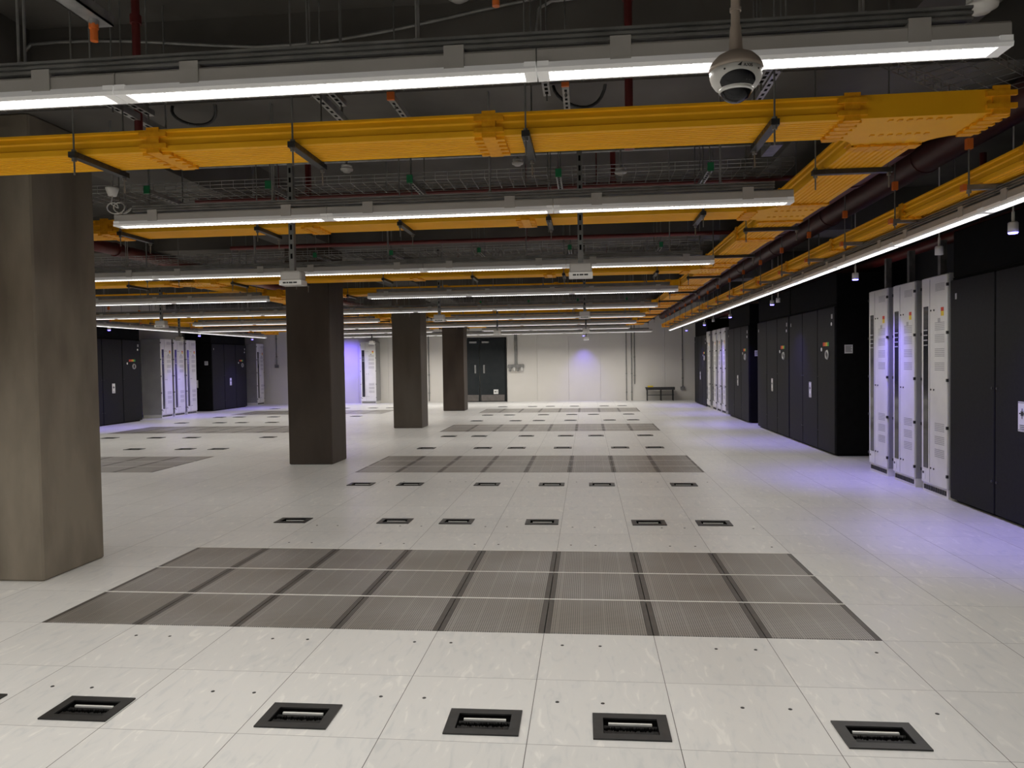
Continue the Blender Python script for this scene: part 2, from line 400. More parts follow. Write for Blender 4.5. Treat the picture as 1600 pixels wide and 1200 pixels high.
# ---------------------------------------------------------------- luminaires
U = 1.53; TZ_ = 2.655
def luminaire():
    t = thing('batten_light', (0, 0, 0), 0, 'x', 'ceiling light', 'louvred batten lights')
    h = U/2-.002
    MB().ext([(-.036, .032), (.036, .032), (.036, .078), (.030, .086), (-.030, .086), (-.036, .078)], -h, h).build('housing', 'lamp_body', t)
    # flared white reflector, both sides and closed ends
    mb = MB()
    for s in (-1, 1):
        p = [(s*.034, .036), (s*.037, .036), (s*.050, .012), (s*.047, .000), (s*.040, .000), (s*.044, .010)]
        if s > 0: p = p[::-1]
        mb.ext(p, -h, h)
    for s in (-1, 1):
        mb.box(min(s*h, s*(h-.04)), max(s*h, s*(h-.04)), -.046, .046, .001, .036)
    mb.build('reflector', 'lamp_skirt', t)
    MB().box(-h+.04, h-.04, -.040, .040, .006, .012).build('lens', 'lens_glow', t)
    # cross blades of the louvre with rounded lower edge
    n = 44; st = (2*h-.08)/n; mb = MB()
    for i in range(n):
        xx = -h+.04+(i+.5)*st
        mb.ext([(-.040, .006), (-.034, -.002), (-.015, -.006), (.015, -.006), (.034, -.002), (.040, .006)], xx-.0045, xx+.0045)
    mb.build('louvre', 'lens_blade', t)
    for xx in (-.48, .48):
        MB().ext([(-.042, .030), (.042, .030), (.042, .108), (-.042, .108)], xx-.035, xx+.035).build('mounting_clip', 'lamp_body', t)
    return t
def tube_light(x, y, z, rz, level):
    """the light one batten throws down through its louvre"""
    key = 'tube_%.2f' % level
    ld = bpy.data.lights.get(key)
    if not ld:
        ld = bpy.data.lights.new(key, 'AREA'); ld.shape = 'RECTANGLE'; ld.size = 1.44; ld.size_y = .08
        ld.energy = LAMP*level; ld.color = (1, .955, .895); ld.spread = R(156)
    lo = bpy.data.objects.new('batten_tube', ld); col.objects.link(lo); lo.location = (x, y, z-.008); lo.rotation_euler = (0, 0, rz)
    lo.visible_camera = False
putL = placer(luminaire())
def rail(xa, xb, y, z, axis, label, rods, zc=ZC):
    """slotted steel support rail above a run of lights, with its suspension rods"""
    t = thing('support_rail', (xa, y, z) if axis == 'x' else (xa, y, z), 0 if axis == 'x' else R(90), label, 'support rail', 'steel rails above the light runs')
    Lr = xb
    mb = MB()
    for s in (-1, 1):
        mb.ext([(-.0, 0), (s*.040, 0), (s*.040, .008), (s*.028, .010), (s*.028, .016), (s*.040, .018), (s*.040, .026), (s*.028, .028), (s*.028, .034), (s*.040, .036), (s*.040, .044), (0, .044)][::s], 0, Lr)
    mb.build('channel', 'dull_steel', t)
    for xx in rods:
        MB().cyl((xx, -.012, .03), (xx, -.012, zc-z if zc-z > .1 else .06), .005, n=6).cyl((xx, .02, .03), (xx, .02, zc-z if zc-z > .1 else .06), .005, n=6).cyl((xx, 0, .030), (xx, 0, .046 if zc < 3 else .06), .014, n=6).build('suspension_rod', 'galvanised', t)
    return t
ROWS = [(-3.6, 0), (-.4, 0), (2.60, 0), (4.94, 1), (7.90, 0), (10.95, 1), (14.05, 0), (17.05, 1), (20.05, 0), (23.15, 1), (26.25, 2)]  # first two rows are unseen behind the camera, added to light the near floor
LEVEL = [1.0, 1.5, 1.5, .85, .6, .75, 1.0, 1.1, 1.3, 1.7, 3.0]
rn = {2: 'nearest', 3: 'second', 4: 'third', 5: 'fourth', 6: 'fifth', 7: 'sixth', 8: 'seventh', 9: 'eighth', 10: 'farthest', 1: 'added unseen overhead', 0: 'added unseen rearmost'}
for ri, (y, typ) in enumerate(ROWS):
    xr = 1.37 if ri == 2 else (2.27 if typ == 2 else 1.32)
    nr = 8 if typ == 0 else (3 if typ == 1 else 8)
    runs = [(xr, nr, 'right-hand' if typ == 1 else 'cross')]
    if typ == 1: runs.append((-4.83 if True else 0, 3, 'left-hand'))
    for (x1, n, nm) in runs:
        for k in range(n):
            xc = x1-U*(k+.5)
            tube_light(xc, y, 2.495, 0, LEVEL[ri])
            putL((xc, y, 2.495), 0, 'white batten light, %s from the right end of the %s %s run' % (nth(k), rn[ri], nm))
        if ri >= 2:
            ln = n*U-.26
            rods = [ln-.33-1.5*q for q in range(int(ln/1.5)+1) if ln-.33-1.5*q > .1]
            rail(x1-n*U+.14, ln, y, 2.59, 'x', 'grey double channel rail above the %s %s light run' % (rn[ri], nm), rods)
for nm, xs_, rz, n in (('right', 2.78, 1, 16), ('left', -11.35, -1, 16)):
    for k in range(n):
        yc = 25.4-U*(k+.5)
        if yc < -1: continue
        tube_light(xs_, yc, 2.495, R(90), .8)
        putL((xs_, yc, 2.495), R(90), 'white batten light, %s from the far end of the %s side strip' % (nth(k), nm))
    ln = 25.4-.2+1
    rail(xs_, ln-.2, -.8, 2.59, 'y', 'grey channel rail above the %s side light strip' % nm, [.2+1.21*q for q in range(4, 21)], TZ_-.03)

# ---------------------------------------------------------------- yellow cable trays
TZ = 2.655; TW = .165; TH = .11
def tray_profile():
    outer = []; n = 9
    outer += [(-TW-.012, TH), (-TW-.012, TH-.012), (-TW, TH-.016), (-TW-.004, TH*.62), (-TW+.004, TH*.55), (-TW+.004, TH*.3), (-TW-.004, TH*.25), (-TW, .0)]
    for i in range(n):
        a = -TW+.02+i*(2*TW-.04)/n; b_ = a+(2*TW-.04)/n
        outer += [(a, 0), (b_-.016, 0), (b_-.012, .009), (b_-.004, .009)]
    outer += [(-a, z) for a, z in outer[:8][::-1]]
    inner = [(TW-.006, TH), (TW-.006, .012), (-TW+.006, .012), (-TW+.006, TH)]
    return outer+inner
TP = tray_profile()
def add_coupler(root, x, local=True):
    mb = MB()
    mb.box(x-.035, x+.035, -TW-.012, TW+.012, -.012, .0)
    for s in (-1, 1): mb.box(x-.035, x+.035, min(s*(TW+.004), s*(TW+.016)), max(s*(TW+.004), s*(TW+.016)), -.01, TH+.012)
    for k in range(5):
        yy = -.13+k*.065
        for s in (-1, 1): mb.box(x+s*.055-.022, x+s*.055+.022, yy-.018, yy+.018, -.016, .002)
    for s in (-1, 1):
        for zz in (.025, .085):
            mb.box(x-.075, x+.075, min(s*(TW+.004), s*(TW+.02)), max(s*(TW+.004), s*(TW+.02)), zz-.012, zz+.012)
    mb.build('coupler', 'yellow_joint', root)
def tray_run(name_label, x0, y0, length, axis, first_joint=0, pitch=1.79):
    t = thing('cable_tray', (x0, y0, TZ), 0 if axis == 'x' else R(90), name_label, 'cable tray', 'yellow fibre cable trays')
    j = []; xx = first_joint
    while xx < length: j.append(xx) if xx > 0 else None; xx += pitch
    c = [0]+j+[length]
    for a, b_ in zip(c[:-1], c[1:]):
        if b_-a > .05: MB().ext(TP, a+.002, b_-.002).build('tray_section', 'yellow_plastic', t)
    for xx in j: add_coupler(t, xx)
    return t
def fitting(x, y, arms, label):
    """junction of trays; arms among 'WENS' (N = away from the camera)"""
    t = thing('tray_junction', (x, y, TZ), 0, label, 'tray junction', 'yellow tray junctions')
    w = TW+.004; Lc = .36; r_ = Lc-w
    # outline counter-clockwise starting at E arm lower edge
    pts = []; open_edges = []; walls = []
    def arc(cx, cy_, a0, a1, n=6):
        return [(cx+r_*math.cos(R(a0+(a1-a0)*i/n)), cy_+r_*math.sin(R(a0+(a1-a0)*i/n))) for i in range(n+1)]
    # corners: SE, NE, NW, SW
    seq = []
    def corner(a, b_, arcpts, plain):
        if a in arms and b_ in arms: return arcpts
        return plain
    # each side end segments
    E = Lc if 'E' in arms else w; W = -Lc if 'W' in arms else -w
    Nn = Lc if 'N' in arms else w; S = -Lc if 'S' in arms else -w
    pts += corner('S', 'E', arc(Lc, -Lc, 180, 90), [(w if 'S' in arms else (w), S), (w, -w), (E, -w)])
    pts += corner('E', 'N', arc(Lc, Lc, 270, 180), [(E, w), (w, w), (w, Nn)])
    pts += corner('N', 'W', arc(-Lc, Lc, 360, 270), [(-w, Nn), (-w, w), (W, w)])
    pts += corner('W', 'S', arc(-Lc, -Lc, 90, 0), [(W, -w), (-w, -w), (-w, S)])
    cl = []
    for p in pts:
        if not cl or (abs(p[0]-cl[-1][0])+abs(p[1]-cl[-1][1])) > 1e-4: cl.append(p)
    if abs(cl[0][0]-cl[-1][0])+abs(cl[0][1]-cl[-1][1]) < 1e-4: cl.pop()
    n = len(cl)
    mb = MB()
    mb.add([(a, b_, 0) for a, b_ in cl]+[(a, b_, .008) for a, b_ in cl],
           [tuple(range(n-1, -1, -1)), tuple(range(n, 2*n))]+[(i, (i+1) % n, (i+1) % n+n, i+n) for i in range(n)])
    for i in range(n):      # standing rim wherever the edge is not an open arm
        a, b_ = Vector(cl[i]), Vector(cl[(i+1) % n]); mid = (a+b_)/2
        op = ('E' in arms and mid.x > Lc-.01 and abs(mid.y) < w-.01) or ('W' in arms and mid.x < -Lc+.01 and abs(mid.y) < w-.01) or \
             ('N' in arms and mid.y > Lc-.01 and abs(mid.x) < w-.01) or ('S' in arms and mid.y < -Lc+.01 and abs(mid.x) < w-.01)
        if op: continue
        dr = b_-a
        if dr.length < 1e-4: continue
        nn = Vector((-dr.y, dr.x)).normalized()*.006
        q = [a-nn*.12, b_-nn*.12, b_+nn, a+nn]
        mb.add([(p.x, p.y, -.001) for p in q]+[(p.x, p.y, TH) for p in q], [(3, 2, 1, 0), (4, 5, 6, 7), (0, 1, 5, 4), (1, 2, 6, 5), (2, 3, 7, 6), (3, 0, 4, 7)])
    # small ribs under the shell
    for k in range(7):
        for s in (-1, 1): mb.box(-.15+k*.045, -.13+k*.045, s*.12-.012, s*.12+.012, -.006, .001, 'yellow_joint')
    mb.build('junction_shell', 'yellow_plastic', t)
    for arm, (dx, dy) in dict(E=(1, 0), W=(-1, 0), N=(0, 1), S=(0, -1)).items():
        if arm not in arms: continue
        mb = MB(); p = Lc-.03
        def bx(u0, u1, v0, v1, z0, z1):
            if dx: mb.box(min(dx*u0, dx*u1), max(dx*u0, dx*u1), v0, v1, z0, z1)
            else: mb.box(v0, v1, min(dy*u0, dy*u1), max(dy*u0, dy*u1), z0, z1)
        bx(p-.03, p+.045, -TW-.014, TW+.014, -.012, -.001)
        for s in (-1, 1):
            v = sorted((s*(TW+.005), s*(TW+.017))); bx(p-.03, p+.045, v[0], v[1], -.01, TH+.012)
            for zz in (.025, .085): v = sorted((s*(TW+.006), s*(TW+.022))); bx(p-.06, p+.075, v[0], v[1], zz-.012, zz+.012)
        for k in range(5): bx(p-.045, p+.06, -.15+k*.065, -.120+k*.065, -.015, -.002)
        mb.build('collar', 'yellow_joint', t)
    return t
def cross_hanger():
    t = thing('tray_hanger', (0, 0, 0), 0, 'x', 'tray hanger', 'black strut hangers under the yellow trays')
    mb = MB().box(-.02, .02, -.235, .235, -.030, -.001)
    for k in range(9): mb.box(-.0215, .0215, -.21+k*.05, -.19+k*.05, -.022, -.010)
    mb.build('bracket', 'black_steel', t)
    for s in (-1, 1):
        MB().cyl((0, s*.215, -.12), (0, s*.215, 1.2), .0048, n=6).cyl((0, s*.215, -.048), (0, s*.215, -.031), .013, n=6).cyl((0, s*.215, 0), (0, s*.215, .012), .013, n=6).build('rod', 'dull_steel', t)
    return t
put_h = placer(cross_hanger())
TR = [3.93, 6.13, 9.93, 12.1, 15.9, 18.2, 21.9, 24.2]
tn = ['nearest', 'second', 'third', 'fourth', 'fifth', 'sixth', 'seventh', 'farthest']
XA, XC, XB, XE = 1.62, -5.42, 2.79, -11.95
AX = .36
for k, y in enumerate(TR):
    x0 = XC+AX if k > 1 else -7.3
    fj = (-.48-x0) % 1.79
    tray_run('%s yellow cross tray, %sfrom the right side junction to the left' % (tn[k], '' if k else 'largest in view, '), x0, y, XA-AX-x0, 'x', fj)
    arms = 'WEN' if k == 0 else 'WNS' if k < 7 else 'WS'
    fitting(XA, y, arms, 'yellow tray junction at the right end of the %s cross tray' % tn[k])
    if k > 1:
        fitting(XC, y, 'WENS' if k < 7 else 'WES', 'yellow tray junction left of the columns on the %s cross tray' % tn[k])
        tray_run('yellow tray continuing left from the left junction of the %s cross tray' % tn[k], -11.2, y, XC-AX+11.2, 'x', .5)
    q = 0
    for i in range(14):
        xx = .91-1.2*i
        if k <= 1 and xx < -6: break
        if xx < -11.3: break
        if abs(xx-XC) < .42: xx += .3
        if not inview((xx, y, 2.64), 30): continue
        put_h((xx, y, TZ-.006 if False else TZ), 0, 'black hanger, %s from the right under the %s yellow cross tray' % (nth(q), tn[k])); q += 1
for nm, xx, ya in (('right-hand', XA, 0), ('left-hand', XC, 2)):
    for k in range(ya, 7):
        tray_run('yellow lengthwise tray, %s, between the %s and %s cross trays' % (nm, tn[k], tn[k+1]), xx, TR[k]+AX, TR[k+1]-TR[k]-2*AX, 'y', .9 if TR[k+1]-TR[k] > 3 else 5)
for q, y in enumerate((4.75, 6.75, 8.45, 10.5, 12.8, 14.6, 16.8, 18.9, 20.6, 22.6)):
    put_h((XA, y, TZ), R(90), 'black hanger, %s from the camera under the right-hand lengthwise tray' % nth(q))
for q, y in enumerate((7.6, 9.1, 11.35, 13.4, 14.8, 16.6, 19.3, 20.9, 22.7)):
    if q == 0: continue
    put_h((XC, y, TZ), R(90), 'black hanger, %s from the camera under the left-hand lengthwise tray' % nth(q-1))
tray_run('long yellow tray above the right side light strip', XB, .6, 26.0, 'y', .55)
tray_run('long yellow tray above the left side light strip', XE+.45, 13.0, 13.5, 'y', .55)
# grey cantilever hangers of the side trays
def side_hanger():
    t = thing('tray_hanger', (0, 0, 0), 0, 'x', 'tray hanger', 'grey strut hangers with orange caps')
    mb = MB().box(-.24, .30, -.02, .02, -.034, -.001); mb.build('bracket', 'dull_steel', t)
    for s in (-1, 1):
        xx = -.215 if s < 0 else .26
        MB().cyl((xx, 0, -.075), (xx, 0, 1.2), .006, n=6).cyl((xx, 0, -.055), (xx, 0, -.034), .015, n=6).build('rod', 'dull_steel', t)
    MB().box(-.262, -.238, -.024, .024, -.038, .004).build('end_cap', 'orange_plastic', t)
    MB().box(-.235, -.195, -.018, .018, .24, .31).build('clamp', 'orange_plastic', t)
    return t
put_s = placer(side_hanger())
for q in range(18):
    put_s((XB, 4.12+1.21*q, TZ), 0, 'grey hanger with orange cap, %s from the camera under the right side tray' % nth(q))
for q in range(9):
    put_s((XE+.45, 14.2+1.21*q, TZ), R(180), 'grey hanger with orange cap, %s from the camera under the left side tray' % nth(q))

# ---------------------------------------------------------------- wire basket trays + green capped struts
def basket(label, x0, y0, z0, length, rz=0, wd=.19, pitch=.1, wr=.0028):
    t = thing('wire_basket_tray', (x0, y0, z0), rz, label, 'basket tray', 'steel wire basket trays')
    mb = MB()
    for yy, zz in ((-wd, .06), (-wd, .03), (-wd, 0), (-wd/2, 0), (0, 0), (wd/2, 0), (wd, 0), (wd, .03), (wd, .06)):
        mb.cyl((0, yy, zz), (length, yy, zz), wr, n=4, cap=False)
    mb.build('long_wires', 'galvanised', t)
    mb = MB(); n = int(length/pitch)
    for i in range(n+1):
        xx = i*pitch
        mb.cyl((xx, -wd, -.003), (xx, wd, -.003), wr*.8, n=3, cap=False)
        for s in (-1, 1): mb.cyl((xx, s*wd, 0), (xx, s*wd, .06), wr*.8, n=3, cap=False)
    tag(mb.build('cross_wires', 'galvanised', t), kind='stuff')
    return t
for k, y in enumerate(TR):
    if k == 0: basket('wire basket tray above the nearest yellow cross tray', -6.4, 3.93, 3.04, 8.0)
    else: basket('wire basket tray above the %s yellow cross tray' % tn[k], -6.4 if k < 2 else -11, y, 2.99, 8.0 if k < 2 else 12.6, pitch=.1 if k < 4 else .2)
basket('diagonal wire basket at the top right, beyond the end of the nearest light', 1.68, 4.0, 3.04, 1.0, R(42))
bh = thing('basket_hanger', (0, 0, 0), 0, 'x', 'basket hanger', 'slotted struts with green caps under the wire baskets')
mb = MB().box(-.0205, .0205, -.29, .29, -.038, -.006)
for k in range(9): mb.box(-.009, .009, -.26+k*.06, -.225+k*.06, -.0395, -.0375, 'black_recess')
mb.build('slotted_strut', 'galvanised', bh)
MB().box(-.024, .024, -.302, -.286, -.044, .02).build('end_cap', 'green_plastic', bh)
for s in (-1, 1): MB().cyl((0, s*.255, -.08), (0, s*.255, .80), .005, n=6).build('rod', 'dull_steel', bh)
put = placer(bh)
for k, y in enumerate(TR):
    for q, xx in enumerate((.89, -.27, -1.45, -2.62, -3.66)):
        if not inview((xx, y, 2.99), 0): continue
        put((xx+.065, y, 3.038 if k == 0 else 2.988), 0, 'slotted strut with green end cap, %s from the right under the %s basket' % (nth(q), nth(k)))

# ---------------------------------------------------------------- slotted drop struts with sensor boxes
ss = thing('drop_strut', (0, 0, 0), 0, 'x', 'slotted strut', 'slotted drop struts carrying white boxes')
mb = MB().box(-.0205, .0205, -.0205, .0205, .10, ZC-2.2)
for k in range(20): mb.box(-.008, .008, -.0225, -.02, .2+k*.075, .24+k*.075, 'black_recess')
mb.build('slotted_strut', 'dull_steel', ss)
bxx = MB().bbox(-.085, .085, -.055, .055, .025, .10, '_', .01).build('sensor_box', 'lamp_body', ss)
pl = MB().box(-.09, .09, -.062, .062, -.012, .027).build('white_plate', 'white_plastic', bxx)
mb = MB()
for a, b_ in ((-.06, -.035), (-.03, -.015), (-.01, .02), (.025, .055)): mb.box(a, b_, -.0635, -.061, .001, .013)
mb.build('printed_marks', 'ink', bxx)
put = placer(ss)
for yy, zz, wh, xl in ((5.74, 2.157, 'nearest line', (-2.325, -.04)), (11.72, 2.185, 'second line', (-7.03, -2.34, -.03)),
                       (17.78, 2.18, 'third line', (-10.2, -7.0, -2.14, -.02)), (23.86, 2.18, 'farthest line', (-7.03, -.02))):
    for xx in xl:
        put((xx, yy, zz), 0, 'slotted drop strut with white box, %s from the right in the %s' % (nth(sorted(xl)[::-1].index(xx)), wh))

# ---------------------------------------------------------------- pipes and conduits under the slab
def single(name, mb, mt, label, cat, group=None): return tag(mb.build(name, mt), label, cat, group)
def hpipe(y, z, r_, x0, x1, mt, label, zz=None):
    mb = MB().cyl((x0, y, z), (x1, y, z), r_, n=14)
    xx = x0+.8
    while xx < x1:
        mb.cyl((xx-.03, y, z), (xx+.03, y, z), r_*1.25, n=14).cyl((xx, y, z), (xx, y, ZC-.002 if abs(xx+4.2) > .5 else 3.32), .006, n=6); xx += 2.9
    return single('sprinkler_pipe', mb, mt, label, 'pipe', 'red sprinkler pipes')
hpipe(6.62, 3.05, .022, -3.6, 1.9, 'red_pipe', 'thin red pipe crossing behind the nearest basket hangers')
hpipe(8.5, 3.11, .035, -4.0, 2.0, 'red_pipe', 'upper red pipe crossing just above the third light run')
hpipe(8.9, 2.98, .025, -4.4, 2.0, 'red_pipe', 'lower thin red pipe crossing above the third light run')
hpipe(14.5, 3.27, .04, -6.2, 2.0, 'red_pipe', 'red pipe crossing above the fifth light run')
for xx, yy, za, zb, lab in ((-2.72, 4.35, 2.75, ZC, 'red drop pipe at top left above the nearest light'), (.262, 4.45, 2.75, ZC, 'red drop pipe at top centre right above the nearest light'),
                        (.244, 6.62, 3.05, ZC, 'dark red drop pipe right of centre between the first two lights'), (-2.52, 6.62, 3.05, ZC, 'dark red drop pipe left of centre between the first two lights')):
    mb = MB().cyl((xx, yy, za), (xx, yy, zb), .024, n=12).cyl((xx, yy, za-.001), (xx, yy, za+.05), .032, n=12).cyl((xx, yy, zb-.25), (xx, yy, zb-.2), .034, n=12)
    single('sprinkler_pipe', mb, 'red_pipe', lab, 'pipe', 'red sprinkler pipes')
single('sprinkler_pipe', MB().cyl((-6.72, 6, 3.2), (-6.45, 27, 3.2), .085, n=18).cyl((-6.67, 10, 3.2), (-6.668, 10.12, 3.2), .1, n=18), 'red_pipe', 'thick red pipe running lengthwise beside the first column', 'pipe', 'red sprinkler pipes')
for xx, r_, z, lab in ((2.22, .19, 3.12, 'thick maroon pipe nearer the lights in the upper right'), (2.81, .125, 3.15, 'thick maroon pipe over the right side tray')):
    mb = MB().cyl((xx, 5.6 if xx < 2.5 else 1.0, z), (xx, 28.2, z), r_, n=20)
    for q in range(9): mb.cyl((xx, 6.5+2.4*q, z), (xx, 6.58+2.4*q, z), r_*1.06, n=20)
    single('lagged_pipe', mb, 'maroon_pipe', lab, 'pipe', 'lagged maroon pipes')
single('sprinkler_pipe', MB().cyl((4.35, 7.4, 2.92), (4.35, 27.5, 2.92), .07, n=16), 'red_pipe', 'red pipe along the right wall above the racks', 'pipe', 'red sprinkler pipes')
single('sprinkler_pipe', MB().cyl((4.5, 9.0, 0.0), (4.5, 9.0, 3.8), .035, n=12), 'red_pipe', 'upright red pipe behind the nearest silver racks', 'pipe', 'red sprinkler pipes')
# conduits
single('conduit', MB().tube([(-3.7, 6.55, 3.34), (1.6, 6.6, 3.34)], .013).tube([(-.1, 6.75, 3.40), (1.6, 6.8, 3.40)], .013).box(1.56, 1.66, 6.5, 6.85, 3.3, 3.42), 'galvanised', 'pair of bright steel conduits crossing between the first two lights', 'conduit')
pts = [(-3.83, 4.82, 3.3), (-3.83, 4.82, 3.70), (-3.78, 4.82, 3.745), (-3.6, 4.82, 3.75)]
for i in range(1, 15): pts.append((-3.6+i*.24, 4.82, 3.75-.13*math.sin(i/14*math.pi*.9)**2+.21*max(0, (i-6)/8)**1.0*.5))
single('conduit', MB().tube(pts, .012), 'dull_steel', 'grey flexible conduit sagging across the beam at top left', 'conduit')
single('conduit', MB().tube([(-.30, 4.8, 3.60), (-.28, 4.8, 3.76), (-.2, 4.8, 3.80), (.45, 4.8, 3.83)], .010), 'galvanised', 'thin bright conduit at the top centre', 'conduit')
# slotted ceiling channels pointing away from the camera
def channel(x, y0, y1, z, cap, lab):
    t = thing('ceiling_channel', (x, y0, z), 0, lab, 'steel channel', 'steel channels under the slab')
    mb = MB().box(-.0205, .0205, 0, y1-y0, 0, .041); k = .05
    while k < y1-y0-.05: mb.box(-.008, .008, k, k+.035, -.0015, .001, 'black_recess'); k += .075
    mb.build('slotted_channel', 'galvanised', t)
    for yy in (.1, y1-y0-.1): MB().cyl((0, yy, -.03), (0, yy, ZC-z if z < 3.2 else ZC-z), .005, n=6).build('rod', 'dull_steel', t)
    if cap: MB().box(-.023, .023, -.02, 0, -.004, .045).build('end_cap', cap, t)
for a in ((-2.72, 4.0, 4.75, 3.02, None, 'slotted channel left, under the left end of the nearest light'),
          (-1.53, 4.0, 4.75, 3.05, None, 'slotted channel behind the nearest light, left of the first orange cap'),
          (-1.20, 4.6, 5.6, 3.16, 'orange_plastic', 'channel with orange cap just below the nearest light, centre left'),
          (-.11, 4.5, 5.5, 3.15, 'orange_plastic', 'channel with orange cap just below the nearest light, centre right'),
          (1.04, 4.0, 4.75, 3.05, None, 'slotted channel right of the dome camera below the light')): channel(*a)
# near strut with orange nut at the top left and one at top centre
for x, y, z, lab in ((-1.72, 2.5, 2.72, 'angled strut with orange nut at the top left corner'), (-.30, 2.6, 2.80, 'orange nut fixing at the top edge, centre')):
    t = thing('ceiling_fixing', (x, y, z), 0, lab, 'strut fixing', 'fixings with orange nuts')
    o = MB().box(-.035, .035, -1.0, .06, .02, .028).box(-.035, -.031, -1.0, .06, .02, .06).box(.031, .035, -1.0, .06, .02, .06).build('angled_strut', 'galvanised', t)
    if x > -1: o.scale = (1, .12, 1)
    MB().cyl((0, 0, -.01), (0, 0, ZC-z), .007, n=8).cyl((0, 0, .0), (0, 0, .02), .017, n=6).build('rod', 'galvanised', t)
    MB().cyl((0, 0, -.055), (0, 0, -.012), .013, 'orange_plastic', 12).cyl((0, 0, -.012), (0, 0, .004), .016, 'orange_plastic', 12).build('orange_nut', 'orange_plastic', t)
# black cable loops
for x, y, z, s, lab in ((-2.66, 4.9, 3.34, .15, 'black cable loop hanging below the nearest light, left'), (-.03, 4.9, 3.35, .17, 'black cable loop hanging below the nearest light, right of centre')):
    pts = [(x+s*math.cos(R(a)), y+.05*math.sin(R(a*2)), z-s*.95*math.sin(R(a))-.03) for a in range(-10, 200, 14)]
    single('cable_loop', MB().tube([(pts[0][0], y, z+.12)]+pts+[(pts[-1][0], y, z+.12)], .011), 'black_steel', lab, 'cable', 'black cable loops')
# smoke detectors
def detector(x, y, z, lab, stem=True, s=1.0):
    t = thing('smoke_detector', (x, y, z), 0, lab, 'smoke detector', 'white smoke detectors')
    MB().lathe([(.0, -.028), (.028, -.028), (.034, -.018), (.05, -.014), (.052, 0), (.04, .008), (0, .008)], n=24).build('sensor_head', 'white_plastic', t)
    MB().lathe([(0, .008), (.045, .008), (.045, .03), (0, .03)], n=20).build('base', 'white_plastic', t)
    if stem: MB().cyl((0, 0, .03), (0, 0, ZC-z), .009, n=8).build('stem', 'galvanised', t)
    for c in [o for o in col.objects if o.parent == t]: c.scale = (s, s, s if c.name.split('.')[0] != 'stem' else 1)
detector(.3, 6.37, 3.10, 'small detector right of centre between the first two lights')
detector(-1.95, 6.0, 3.12, 'small white detector left of centre between the first two lights')
detector(-.60, 6.7, 3.30, 'flat white detector at the centre, below the nearest yellow tray')
detector(1.80, 3.62, 3.10, 'large white detector at the top right corner', True, 1.35)
detector(-.78, 4.7, 3.83, 'white detector cut by the top edge, left of centre', False, 1.4)
detector(1.55, 10.4, 2.86, 'white detector beside the fourth light run, right end')
t = thing('junction_box', (-3.42, 5.12, 2.76), 0, 'white ceiling rose with curled flex at the left end of the second light', 'junction box')
MB().lathe([(.0, 0), (.028, 0), (.045, .05), (.045, .06), (0, .06)], n=20).build('ceiling_rose', 'white_plastic', t)
MB().cyl((0, 0, .06), (0, 0, ZC-2.76), .008, n=8).build('stem', 'galvanised', t)
pts = [(.02+.055*math.cos(a*.5)*1+.004*a, -.05, -.10+.04*math.sin(a*.5)) for a in range(0, 26)]
MB().tube([(0, 0, 0), (0, -.02, -.06)]+pts+[(.13, -.1, -.16)], .0045, n=6).build('flex', 'white_plastic', t)

# ---------------------------------------------------------------- dome camera
t = thing('dome_camera', (.452, 2.30, 2.372), 0, 'white dome security camera hanging in front of the nearest light', 'security camera')
MB().lathe([(.0, .052), (.022, .052), (.034, .047), (.055, .036), (.070, .020), (.078, .004), (.079, -.002), (.074, -.006)], n=40).build('canopy', 'camera_shell', t)
o = MB().lathe([(.072, -.004), (.0765, -.008), (.076, -.022), (.071, -.038), (.062, -.052), (.052, -.060), (.048, -.058)], n=40).build('housing', 'white_plastic', t)
dm = MB().lathe([(.046, -.050), (.046, -.062), (.043, -.074), (.034, -.088), (.018, -.096), (0, -.098)], n=36).build('dome', 'smoked_glass', t)
MB().lathe([(.048, -.056), (.051, -.060), (.050, -.066), (.0465, -.070), (.046, -.066)], n=40).build('chrome_ring', 'aluminium', dm)
MB().cyl((0, 0, .05), (0, 0, .125), .021, n=20, r2=.016).build('collar', 'camera_shell', t)
MB().cyl((0, 0, .12), (0, 0, ZC-2.372), .0135, n=16).cyl((0, 0, .17), (0, 0, .18), .017, n=16).build('drop_pole', 'camera_shell', t)
# dark visor opening above the dome on the camera side
prof = [(.0765, -.008), (.076, -.022), (.071, -.038), (.062, -.052), (.052, -.060)]
def surf(z):
    for (r1, z1), (r2, z2) in zip(prof[:-1], prof[1:]):
        if z2 <= z <= z1: return r1+(r2-r1)*(z1-z)/(z1-z2)
    return .052
vs = []; fs = []; n = 28; K = 5
for i in range(n+1):
    a = R(-150+112*i/n); k = math.sin(math.pi*i/n)**.6
    zt = -.058+.031*k
    for j in range(K+1):
        z = zt+(-.0598-zt)*j/K; rr_ = surf(z)+.0008; vs.append((rr_*math.cos(a), rr_*math.sin(a), z))
for i in range(n):
    for j in range(K): fs.append((i*(K+1)+j, i*(K+1)+j+1, (i+1)*(K+1)+j+1, (i+1)*(K+1)+j))
MB().add(vs, fs, '_', True).build('lens_window', 'smoked_glass', t)
for a in (-125, -45, -20): MB().cyl((.076*math.cos(R(a)), .076*math.sin(R(a)), -.02), (.0775*math.cos(R(a)), .0775*math.sin(R(a)), -.02), .003, n=8).build('screw', 'ink', t)
fc = bpy.data.curves.new('lettering', 'FONT'); fc.body = 'AXIS'; fc.size = .0135; fc.extrude = .0006; fc.align_x = 'CENTER'
fo = bpy.data.objects.new('tmp', fc); col.objects.link(fo)
dg = bpy.context.evaluated_depsgraph_get(); me = bpy.data.meshes.new_from_object(fo.evaluated_get(dg)); bpy.data.objects.remove(fo)
me.materials.clear(); me.materials.append(M['ink'])
lt = bpy.data.objects.new('lettering', me); col.objects.link(lt); lt.parent = t
